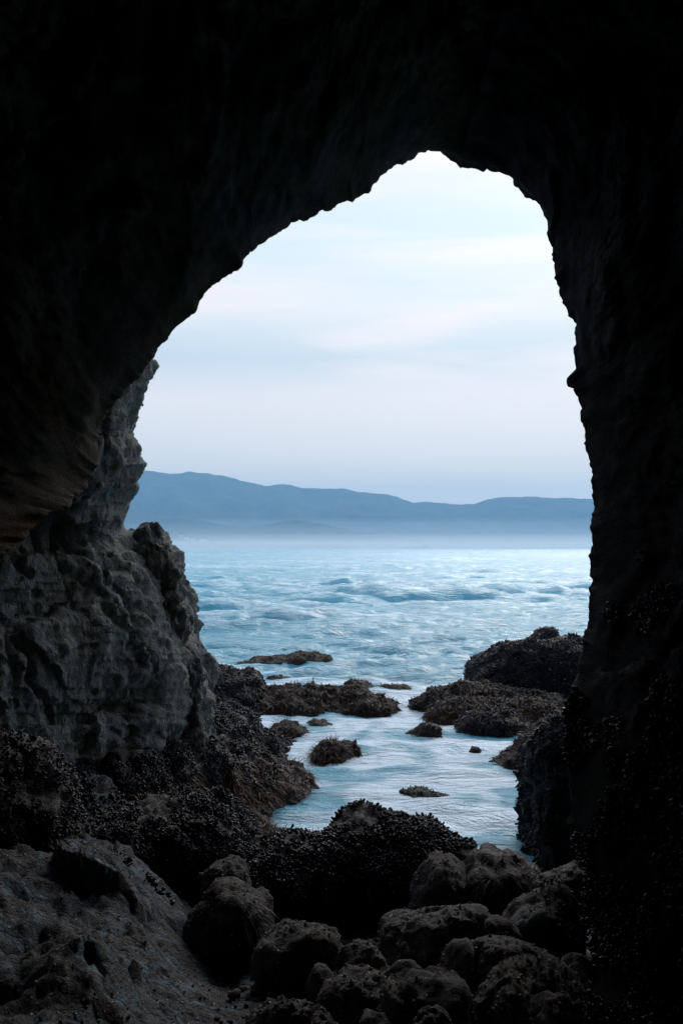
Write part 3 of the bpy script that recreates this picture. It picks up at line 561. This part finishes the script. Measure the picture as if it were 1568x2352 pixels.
def build_rocks():
    G1 = 'weedy rocks standing in the channel'
    # spire joined visually to the left wall
    o, V, Q, og = ridge_rock("rock_spire", [(225, 1330, 9.55), (262, 1235, 9.55), (290, 1219, 9.55), (316, 1213, 9.55), (328, 1202, 9.55), (342, 1196, 9.55), (364, 1203, 9.55), (384, 1222, 9.55), (400, 1256, 9.55), (404, 1275, 9.55), (413, 1300, 9.55), (420, 1345, 9.55), (436, 1400, 9.55), (442, 1440, 9.55), (455, 1475, 9.55), (467, 1495, 9.55), (466, 1520, 9.55), (460, 1600, 9.5), (455, 1720, 9.4)],
                  .32, .9, .3, 11, M_butt, "rounded rock spire against the open sea beside the left wall", 'rock', a1=.22, a2=.10, res=.02, p=.6, foam=False)
    spire = o
    # far to near in the water
    o, V, Q, og = ridge_rock("sea_rock", [(530, 1530, 22.2), (548, 1520, 22.2), (575, 1517, 22.2), (590, 1508, 22.2), (630, 1508, 22.2), (660, 1511, 22.2), (672, 1503, 22.2), (690, 1496, 22.2), (712, 1496, 22.2), (730, 1501, 22.2), (758, 1505, 22.2), (764, 1512, 22.2)],
                  .75, .5, -.3, 12, M_weedrock, "low double-humped dark reef farthest out in the water", group=G1, res=.035, a1=.12)
    seaweed(o, V, Q, 2500, 12, .09, .012, origin=og, tone=(0, .7))
    o, V, Q, og = ridge_rock("sea_rock", [(640, 1500, 24.6), (648, 1493, 24.6), (658, 1492, 24.6), (668, 1494, 24.6), (674, 1500, 24.6)], .3, .3, -.2, 13, M_weedrock, "tiny dark rock tip just beyond the double-humped reef", group=G1)
    o, V, Q, og = ridge_rock("sea_rock", [(598, 1566, 19.8), (612, 1554, 19.8), (630, 1551, 19.8), (648, 1549, 19.8), (660, 1556, 19.8), (670, 1563, 19.8)], .4, .4, -.3, 14, M_weedrock, "small flat weedy rock between double-humped reef and long reef", group=G1)
    seaweed(o, V, Q, 900, 14, .1, .012, origin=og, tone=(0, .6))
    o, V, Q, og = ridge_rock("mussel_shelf", [(400, 1560, 16.6), (440, 1515, 16.6), (466, 1519, 16.6), (490, 1527, 16.6), (520, 1536, 16.6), (545, 1538, 16.6), (572, 1540, 16.6), (588, 1548, 16.6), (598, 1560, 16.6), (608, 1578, 16.6), (612, 1600, 16.6)],
                  1.3, .9, -.4, 15, M_wet, "dark mussel shelf at the foot of the rock spire", a1=.10)
    mussels(o, V, Q, 8671, 15, 0.034, origin=og)
    o, V, Q, og = ridge_rock("sea_rock", [(780, 1590, 18.4), (795, 1569, 18.4), (820, 1563, 18.4), (842, 1567, 18.4), (862, 1577, 18.4), (880, 1576, 18.4), (910, 1577, 18.4), (932, 1579, 18.4), (940, 1590, 18.4)], .5, .4, -.3, 16, M_weedrock, "weedy ledge showing behind the right end of the long reef", group=G1)
    seaweed(o, V, Q, 2200, 16, .11, .012, origin=og, tone=(.1, .9))
    o, V, Q, og = ridge_rock("long_reef", [(440, 1610, 16.4), (470, 1590, 16.4), (500, 1581, 16.5), (560, 1580, 16.6), (600, 1586, 16.6), (650, 1583, 16.6), (700, 1581, 16.6), (727, 1575, 16.6), (748, 1579, 16.6), (790, 1583, 16.6), (808, 1573, 16.6), (835, 1575, 16.6), (860, 1585, 16.6), (885, 1590, 16.6), (905, 1598, 16.5), (917, 1613, 16.4), (921, 1628, 16.3)],
                  1.25, .6, -.35, 17, M_weedrock, "long weed-covered reef reaching out across the channel from the left", 'reef', res=.03, a1=.14, a2=.10)
    seaweed(o, V, Q, 15000, 17, .13, .010, origin=og, tone=(0, .95)); mussels(o, V, Q, 5002, 18, 0.032, origin=og, keep=lambda P, Nn: (P[:, 2] > .12) & spot(P, 1.5, -.1))
    o, V, Q, og = ridge_rock("sea_rock", [(700, 1668, 14.6), (720, 1655, 14.6), (745, 1653, 14.6), (765, 1659, 14.6), (774, 1671, 14.6)], .3, .3, -.3, 20, M_weedrock, "thin flat rock touching the low rock beside the mussel slope", group=G1)
    seaweed(o, V, Q, 700, 20, .08, .009, origin=og, tone=(0, .6))
    o, V, Q, og = ridge_rock("sea_rock", [(612, 1690, 14.1), (628, 1670, 14.1), (650, 1662, 14.1), (675, 1661, 14.1), (690, 1668, 14.1), (702, 1676, 14.1), (712, 1690, 14.0)], .45, .4, -.3, 19, M_weedrock, "low brown weedy rock just right of the mussel slope", group=G1)
    seaweed(o, V, Q, 2200, 19, .11, .009, origin=og, tone=(.2, 1))
    o, V, Q, og = ridge_rock("sea_rock", [(770, 1722, 12.6), (785, 1703, 12.6), (800, 1697, 12.6), (822, 1700, 12.6), (812, 1706, 12.6), (826, 1714, 12.5), (828, 1725, 12.5)], .22, .25, -.3, 22, M_weedrock, "reddish weedy tail off the round tufted rock in mid channel", group=G1, res=.02)
    seaweed(o, V, Q, 1400, 22, .10, .008, origin=og, tone=(.4, 1))
    o, V, Q, og = ridge_rock("sea_rock", [(712, 1745, 12.4), (725, 1715, 12.4), (742, 1702, 12.4), (765, 1699, 12.4), (785, 1709, 12.4), (798, 1725, 12.4), (806, 1742, 12.3)], .4, .35, -.3, 21, M_weedrock, "round rock tufted with hanging brown weed in mid channel", group=G1, res=.02, p=.75)
    seaweed(o, V, Q, 3800, 21, .14, .008, origin=og, tone=(.1, .9))
    o, V, Q, og = ridge_rock("sea_rock", [(908, 1838, 10.35), (930, 1820, 10.35), (950, 1811, 10.35), (980, 1809, 10.35), (1002, 1816, 10.3), (1028, 1826, 10.3), (1042, 1842, 10.3)], .42, .28, -.25, 23, M_wet, "barely awash grey rock behind the mussel boulder", group=G1, res=.02)
    mussels(o, V, Q, 633, 23, 0.019, origin=og)
    o, V, Q, og = ridge_rock("sea_rock", [(1074, 1727, 12.8), (1084, 1714, 12.8), (1098, 1713, 12.8), (1108, 1724, 12.8)], .12, .12, -.2, 24, M_weedrock, "tiny black rock awash in front of the right-hand reef", group=G1, res=.02)
    # right-hand group
    o, V, Q, og = ridge_rock("headland_rock", [(1190, 1520, 18.3), (1212, 1472, 18.3), (1232, 1448, 18.3), (1252, 1438, 18.3), (1272, 1442, 18.3), (1292, 1462, 18.3), (1310, 1490, 18.3), (1330, 1540, 18.3)], .5, .5, -.4, 30, M_wet, "pointed rock top peeping over the big domed rock", a1=.1, foam=False)
    mussels(o, V, Q, 2501, 30, 0.032, origin=og)
    o, V, Q, og = ridge_rock("headland_rock", [(1070, 1590, 17.6), (1074, 1555, 17.6), (1079, 1525, 17.6), (1095, 1507, 17.6), (1122, 1500, 17.6), (1135, 1482, 17.6), (1160, 1469, 17.6), (1200, 1470, 17.6), (1240, 1467, 17.6), (1290, 1463, 17.6), (1340, 1468, 17.6), (1390, 1480, 17.6), (1440, 1530, 17.6), (1460, 1600, 17.6)],
                  1.0, .9, -.4, 31, M_wet, "big domed black mussel rock at the right of the channel", a1=.10, a2=.05, res=.03, p=.5)
    mussels(o, V, Q, 18342, 31, 0.037, origin=og)
    o, V, Q, og = ridge_rock("reef_ledge", [(932, 1622, 16.1), (955, 1606, 16.1), (985, 1586, 16.2), (1015, 1576, 16.2), (1060, 1573, 16.2), (1100, 1576, 16.2), (1150, 1580, 16.2), (1200, 1580, 16.2), (1270, 1590, 16.1), (1330, 1620, 16.0)], .75, .6, -.4, 32, M_weedrock, "tapering ledge pointing left in front of the big domed rock", a1=.12, res=.03)
    mussels(o, V, Q, 5836, 32, 0.032, origin=og); seaweed(o, V, Q, 2500, 32, .10, .010, origin=og, tone=(0, .8))
    o, V, Q, og = ridge_rock("reef_ledge", [(966, 1660, 15.1), (980, 1632, 15.1), (1005, 1610, 15.2), (1050, 1604, 15.2), (1110, 1603, 15.2), (1170, 1608, 15.2), (1230, 1606, 15.2), (1270, 1615, 15.1), (1300, 1645, 15.0)], .55, .5, -.4, 33, M_weedrock, "brown weedy ledge between the tapering ledge and the humped mussel rock", a1=.12, res=.025)
    seaweed(o, V, Q, 8000, 33, .13, .009, origin=og, tone=(.1, 1), keep=lambda P, Nn: P[:, 2] < .6); mussels(o, V, Q, 2501, 33, 0.029, origin=og, keep=lambda P, Nn: spot(P, 1.5, 0))
    o, V, Q, og = ridge_rock("reef_ledge", [(1044, 1686, 14.2), (1058, 1655, 14.2), (1080, 1636, 14.2), (1115, 1629, 14.2), (1150, 1631, 14.2), (1180, 1643, 14.2), (1205, 1655, 14.2), (1218, 1670, 14.2), (1228, 1688, 14.2)], .5, .45, -.35, 34, M_wet, "humped mussel rock nearest the open channel on the right", a1=.12, res=.022)
    mussels(o, V, Q, 5336, 34, 0.029, origin=og); seaweed(o, V, Q, 1800, 34, .12, .009, origin=og, tone=(.2, 1), keep=lambda P, Nn: (P[:, 2] < .3))
    o, V, Q, og = ridge_rock("sea_rock", [(926, 1688, 13.9), (950, 1676, 13.9), (968, 1666, 13.9), (985, 1662, 13.9), (1000, 1668, 13.9), (1012, 1672, 13.9), (1004, 1690, 13.8)], .3, .3, -.3, 35, M_weedrock, "small pointed weedy rock left of the humped mussel rock", group=G1, res=.02)
    seaweed(o, V, Q, 1500, 35, .10, .008, origin=og, tone=(0, .7))
    o, V, Q, og = ridge_rock("sloping_rock", [(1118, 1746, 12.0), (1150, 1740, 12.0), (1172, 1722, 12.0), (1200, 1700, 11.9), (1225, 1680, 11.8), (1245, 1660, 11.8), (1275, 1650, 11.8), (1320, 1650, 11.8), (1360, 1700, 11.8)], .45, .6, -.35, 36, M_weedrock, "sloping weedy rock running up to the right cave wall", a1=.12, res=.022)
    seaweed(o, V, Q, 5000, 36, .12, .008, origin=og, tone=(0, .9)); mussels(o, V, Q, 3001, 36, 0.027, origin=og, keep=lambda P, Nn: P[:, 2] > .2)
    o, V, Q, og = ridge_rock("mussel_pillar", [(1236, 1985, 8.3), (1233, 1930, 8.3), (1240, 1895, 8.35), (1236, 1880, 8.4), (1216, 1860, 8.5), (1213, 1835, 8.5), (1222, 1800, 8.6), (1219, 1775, 8.6), (1221, 1735, 8.6), (1230, 1700, 8.6), (1246, 1676, 8.6), (1275, 1655, 8.6), (1330, 1640, 8.6), (1400, 1600, 8.6), (1480, 1620, 8.4)],
                  .55, .7, -.4, 37, M_wet, "upright mussel-crusted pillar standing against the right cave wall", a1=.12, a2=.08, res=.02, p=.45)
    mussels(o, V, Q, 8671, 37, 0.027, origin=og, keep=lambda P, Nn: (P[:, 0] < 1.85) | (P[:, 2] > .8))
    # left mussel slopes
    o, V, Q, og = ridge_rock("mussel_slope", [(180, 1700, 8.9), (300, 1650, 9.3), (380, 1612, 9.9), (440, 1600, 10.6), (470, 1600, 11.0), (520, 1616, 11.6), (565, 1640, 12.1), (600, 1668, 12.5), (630, 1685, 12.7), (655, 1700, 12.85), (675, 1716, 12.95), (682, 1728, 12.9)],
                  1.5, 1.0, -.3, 40, M_wet, "long mussel-covered slope descending from the left wall to the water", a1=.12, a2=.06, res=.028)
    mussels(o, V, Q, 25012, 40, 0.032, origin=og); seaweed(o, V, Q, 2600, 40, .11, .008, origin=og, tone=(.5, 1), keep=lambda P, Nn: (P[:, 0] > -1.0))
    o, V, Q, og = ridge_rock("weedy_mound", [(260, 1730, 8.3), (360, 1690, 8.7), (440, 1690, 9.3), (520, 1706, 9.9), (580, 1732, 10.3), (620, 1750, 10.5), (655, 1758, 10.7), (690, 1766, 10.8), (708, 1782, 10.9), (718, 1800, 10.9), (722, 1820, 10.8)],
                  1.15, .8, -.3, 41, M_wet, "mussel mound fringed with orange-brown weed at the water's edge", a1=.14, a2=.08, res=.025)
    mussels(o, V, Q, 18342, 41, 0.029, origin=og, keep=lambda P, Nn: (spot(P, 1.3, -.45, 3)) & (P[:, 2] > .10 + .15 * sst(-1.3, -.6, P[:, 0]))); seaweed(o, V, Q, 16000, 41, .15, .007, origin=og, tone=(.45, 1), keep=lambda P, Nn: (P[:, 0] > -1.9) & (P[:, 2] < .55 + .2 * fbm(P * 3, 2)))
    o, V, Q, og = ridge_rock("mussel_mound", [(150, 1925, 6.6), (195, 1890, 6.8), (250, 1862, 7.0), (330, 1845, 7.2), (400, 1838, 7.4), (445, 1818, 7.5), (500, 1828, 7.6), (535, 1852, 7.6), (560, 1882, 7.6), (575, 1915, 7.5), (582, 1950, 7.4)],
                  .75, .6, 0, 42, M_wet, "rounded black mussel mound above the tidal slab, lower left", a1=.14, a2=.08, res=.02)
    mussels(o, V, Q, 14949, 42, 0.024, origin=og, individuals=150, hi=True, keep=lambda P, Nn: (P[:, 2] > .45) | spot(P, 2, 0))
    o, V, Q, og = ridge_rock("mussel_mound", [(-140, 1760, 5.9), (-60, 1706, 6.0), (30, 1692, 6.1), (75, 1704, 6.2), (112, 1738, 6.3), (138, 1790, 6.3), (146, 1850, 6.2), (130, 1900, 6.1)],
                  .5, .6, .3, 43, M_wet, "mussel cluster clinging low on the far left wall", a1=.14, a2=.08, res=.02)
    mussels(o, V, Q, 6899, 43, 0.023, origin=og, individuals=60, hi=True)
    o, V, Q, og = ridge_rock("weedy_rock", [(565, 1930, 7.9), (585, 1905, 8.0), (620, 1896, 8.0), (655, 1902, 8.0), (672, 1918, 8.0), (690, 1940, 7.9)], .4, .35, -.1, 44, M_weedrock, "small weedy rock at the water's edge beside the mussel boulder", res=.02)
    seaweed(o, V, Q, 2500, 44, .09, .006, origin=og, tone=(.2, 1)); mussels(o, V, Q, 833, 44, 0.024, origin=og, keep=lambda P, Nn: spot(P, 3, 0))
    # the mussel boulder
    o, V, Q, og = ridge_rock("mussel_boulder", [(552, 2010, 6.7), (572, 1960, 6.8), (600, 1936, 6.9), (640, 1922, 7.0), (690, 1917, 7.0), (735, 1914, 7.0), (755, 1902, 7.0), (765, 1886, 7.05), (800, 1868, 7.1), (832, 1857, 7.1), (868, 1868, 7.1), (920, 1874, 7.1), (980, 1884, 7.1), (1028, 1906, 7.1), (1058, 1930, 7.0), (1086, 1948, 6.9), (1100, 1985, 6.7)],
                  .62, .42, -.05, 50, M_wet, "broad boulder thick with black mussels at the centre foreground", 'boulder', a1=.10, a2=.06, res=.016, p=.55, foam=False)
    mussels(o, V, Q, 15007, 50, 0.027, origin=og, individuals=290, hi=True, tilt=.8, keep=lambda P, Nn: (P[:, 2] > .27 - .10 * fbm(P * 2.0 + 4, 2) + .16 * sst(.45, .75, P[:, 0])) )
    seaweed(o, V, Q, 700, 50, .10, .005, origin=og, tone=(.6, 1), stand=1.2, keep=lambda P, Nn: (P[:, 0] < -.08) & (P[:, 1] > 6.95) & (P[:, 2] > .4))

    B = boulder
    B("boulder", (445, 650, 2020, 2135), 5.7, 101, M_weedrock, "dark boulder draped in hair weed, left of the mussel boulder", sub=5, bar=350)
    weed = bpy.data.objects[-1] if False else None
    o, V, T, og = B("boulder", (468, 575, 1966, 2030), 6.2, 102, M_bould, "pale-topped boulder tucked under the black mussel mound", bar=250)
    o, V, T, og = B("boulder", (585, 768, 2098, 2225), 4.95, 103, M_bould, "smooth oval boulder below the left end of the mussel boulder", sub=5, bar=500)
    B("boulder", (862, 1132, 2058, 2200), 5.25, 105, M_bould, "wide barnacled boulder with a pale blue patch, centre right", sub=6, bar=1200, ry=.34)
    o, V, T, og = B("boulder", (1075, 1245, 1946, 2105), 6.35, 106, M_weedrock, "squat boulder hung with weed, right of the mussel boulder", ry=.42, bar=200)
    seaweed(o, V, T, 2600, 106, .12, .006, origin=og, tone=(0, .4), stand=.12, limp=.25, keep=lambda P, Nn: P[:, 1] < 6.4)
    B("boulder", (945, 1085, 1962, 2075), 6.15, 107, M_bould, "bare brown shoulder rock under the right end of the mussels", bar=450)
    o, V, T, og = B("boulder", (1172, 1352, 2038, 2165), 5.2, 108, M_bould, "round-topped boulder against the foot of the right wall", bar=500, sub=5)
    mussels(o, V, T, 583, 108, 0.024, origin=og, keep=lambda P, Nn: (P[:, 0] > 1.05))
    B("boulder", (1095, 1305, 2142, 2260), 4.65, 109, M_bould, "ridged boulder behind the largest foreground boulder", sub=6, bar=800)
    B("boulder", (1088, 1352, 2212, 2400), 4.05, 110, M_bould, "largest pale brown boulder in the bottom right foreground", sub=6, bar=1300, ry=.36, rough=1.3)
    B("boulder", (728, 892, 2232, 2345), 4.3, 111, M_bould, "egg-shaped boulder at bottom centre", sub=5, bar=600)
    B("boulder", (885, 1108, 2234, 2400), 4.1, 112, M_bould, "sloping boulder between the egg-shaped boulder and the largest one", sub=5, bar=900, tilt=.15)
    B("boulder", (530, 790, 2270, 2420), 3.75, 113, M_bould, "rough light brown rock cut by the bottom edge, left of centre", sub=6, bar=900, rough=1.7)
    B("boulder", (1010, 1125, 2172, 2250), 4.7, 114, M_bould, "narrow wedge stone between the wide boulder and ridged boulder", bar=250, sub=4)
    B("stone", (706, 778, 2218, 2256), 4.55, 115, M_slab, "small angular grey stone above the egg-shaped boulder", sub=4, cat='stone', planes=8, p=14, deep=.1)
    B("stone", (1115, 1195, 2110, 2150), 5.0, 116, M_bould, "small stone at the right tip of the wide barnacled boulder", sub=4, cat='stone', deep=.15)
    B("boulder", (760, 905, 2166, 2290), 4.75, 117, M_bould, "dark knobbly rock under the wide barnacled boulder", bar=300)
    o, V, T, og = B("boulder", (1232, 1350, 1975, 2050), 5.9, 118, M_wet, "wet rock in the gully by the right wall", bar=60)
    B("stone", (1280, 1362, 2195, 2262), 4.5, 119, M_bould, "stone wedged between ridged boulder and right wall", sub=4, cat='stone', deep=.15)
    B("boulder", (1215, 1350, 2300, 2420), 3.75, 120, M_bould, "low rock in the bottom right corner at the wall's foot", bar=300)
    B("stone", (820, 915, 2318, 2380), 3.9, 121, M_slab, "blue-grey stone at the bottom edge under the egg-shaped boulder", sub=4, cat='stone', deep=.15)
    B("boulder", (935, 1035, 2312, 2400), 3.7, 122, M_bould, "small rounded rock cut by the bottom edge, centre right", bar=250)
    B("stone", (875, 985, 2205, 2262), 4.55, 123, M_bould, "small dark stone in the gap below the wide barnacled boulder", sub=4, cat='stone', deep=.15)
    rng = np.random.RandomState(9); D0, T0 = ico(1); n = 1500
    X = rng.uniform(-.55, 1.5, n); Y = rng.uniform(3.6, 6.6, n); sz = .012 + .035 * rng.rand(n) ** 2.5
    Pz = ground_z(X, Y); sc = rng.uniform(.6, 1.2, (n, 1, 3)) * sz[:, None, None]; sc[:, :, 2] *= .7
    A = D0[None] * sc * (1 + .15 * rng.normal(size=(n, len(D0), 1)) * .5) + np.stack([X, Y, Pz + sz * .3], 1)[:, None, :]
    Tt = (T0[None] + (np.arange(n) * len(D0))[:, None, None]).reshape(-1, 3)
    tag(link("pebbles", make_mesh("pebbles", A.reshape(-1, 3), Tt, M_bould)), kind='stuff')
    hw = [q for q in COL.objects if q.name == "boulder"][0]
    V = np.array([v.co[:] for v in hw.data.vertices]) + np.array(hw.location); T = np.array([p_.vertices[:] for p_ in hw.data.polygons])
    seaweed(hw, V, T, 1600, 101, .09, .006, origin=np.array(hw.location), tone=(0, .15), stand=.12, limp=.25, keep=lambda P, Nn: (P[:, 0] > -.75) & (P[:, 1] < 5.6))
    return spire

# ------------------------------------------------------------------ far shore details
def box_mesh(cx, cy, cz, sx, sy, sz):
    v = np.array([(x, y, z) for x in (-.5, .5) for y in (-.5, .5) for z in (-.5, .5)]) * (sx, sy, sz) + (cx, cy, cz)
    q = np.array([(0, 1, 3, 2), (4, 6, 7, 5), (0, 4, 5, 1), (2, 3, 7, 6), (0, 2, 6, 4), (1, 5, 7, 3)]); return v, q
def join(parts):
    Vs, Qs, k = [], [], 0
    for v, q in parts: Vs.append(v); Qs.append(q + k); k += len(v)
    return np.concatenate(Vs), np.concatenate(Qs)
def build_far():
    Mw, t, b = newmat("pale_render"); n = t.nodes.new
    z = n("ShaderNodeTexNoise"); z.inputs['Scale'].default_value = 3; rp = n("ShaderNodeValToRGB"); setramp(rp, [(.3, (.62, .60, .56)), (.7, (.80, .79, .76))]); t.links.new(z.outputs[0], rp.inputs[0]); t.links.new(rp.outputs[0], b.inputs['Base Color'])
    Mp = rock_mat("pier_timber", [(.05, .05, .05), (.09, .085, .08)], .4, (.8, .9), .01)
    rng = random.Random(4)
    spots = [(432, 1234, 22), (446, 1238, 18), (470, 1240, 30), (478, 1243, 16), (505, 1245, 20), (548, 1249, 34), (562, 1250, 16), (420, 1231, 14)]
    labs = ["pale house second from the left on the misty far shore", "pale house above the bluff on the misty far shore", "long pale building on the misty far shore bluff", "small pale house beside the long pale building",
            "pale house between the two long buildings on the far shore", "white low building nearest the water on the far shore", "small white house at the right end of the far shore row", "small pale house leftmost on the misty far shore"]
    for (px, py, wd), lb in zip(spots, labs):
        Y = 3040.; x, y, zc = wp(px, py, Y); d = 10; h = 6; wd *= .67
        v, q = box_mesh(0, 0, h / 2 - 2, wd, d, h + 4)
        o = link("house", make_mesh("house", v, q, Mw, False), None, (x, y - 30, zc - 4)); tag(o, lb, 'house', 'pale houses along the misty far shore')
        r = np.array([(-wd / 2 - .5, -d / 2 - .5, h), (wd / 2 + .5, -d / 2 - .5, h), (wd / 2 + .5, d / 2 + .5, h), (-wd / 2 - .5, d / 2 + .5, h), (-wd / 2, 0, h + 2.6), (wd / 2, 0, h + 2.6)])
        rq = np.array([(0, 1, 5, 4), (2, 3, 4, 5), (0, 4, 3, 3), (1, 2, 5, 5)]); rq3 = np.array([(0, 1, 5), (0, 5, 4), (2, 3, 4), (2, 4, 5), (0, 4, 3), (1, 2, 5), (0, 2, 1), (0, 3, 2)])
        link("roof", make_mesh("roof", r, rq3, Mp, False), o)
    # timber pier on the right of centre, only its trestles standing out of the mist
    Y = 2000.; bx = (925 - CX) / F * Y
    pr = bpy.data.objects.new("pier", None); COL.objects.link(pr); pr.location = (bx, Y, 0); tag(pr, "faint timber pier on tall legs far off at the misty horizon", "pier")
    link("deck", make_mesh("deck", *box_mesh(28, 0, 2.7, 56, 4, .5), Mp, False), pr)
    lm = make_mesh("pile", *box_mesh(0, 0, 0, .7, .7, 6), Mp, False)
    for i in range(8): link("pile", lm, pr, (1 + i * 7.7, (-1.5, 1.5)[i % 2], .0))
    v, q = join([box_mesh(40, 0, 5, .8, .8, 5), box_mesh(44, 0, 5, .8, .8, 5), box_mesh(48, 0, 5, .8, .8, 5), box_mesh(44, 0, 7.6, 11, 3, .6)])
    link("hoist_frame", make_mesh("hoist_frame", v, q, Mp, False), pr)
def build_haze():
    def vol(name, x0, x1, y0, y1, z0, z1, col, dens, an=0.0):
        m = bpy.data.materials.new(name); m.use_nodes = True; t = m.node_tree; t.nodes.clear()
        o_ = t.nodes.new("ShaderNodeOutputMaterial"); p = t.nodes.new("ShaderNodeVolumePrincipled")
        p.inputs['Color'].default_value = (*col, 1); p.inputs['Density'].default_value = dens; p.inputs['Anisotropy'].default_value = an
        t.links.new(p.outputs[0], o_.inputs['Volume'])
        v, q = box_mesh((x0 + x1) / 2, (y0 + y1) / 2, (z0 + z1) / 2, x1 - x0, y1 - y0, z1 - z0)
        tag(link(name, make_mesh(name, v, q, m, False)), kind='stuff')
    vol("haze", -12000, 12000, -60, 9600, -6, 590, (.31, .61, .89), 1.6e-4, .1)
    vol("sea_mist", -9000, 9000, 1100, 4300, -4, 18, (.86, .88, .90), 8.0e-4, .25)
    vol("sea_mist", -9000, 9000, 1700, 5400, -4.5, 50, (.84, .88, .90), 2.4e-4, .25)
    vol("sea_mist", -9500, 9500, 4300, 5700, -5, 135, (.80, .88, .95), 2.6e-4, .25)

build_cave()
build_ground()
build_buttress()
build_rocks()
build_sea()
build_hills()
build_far()
build_haze()
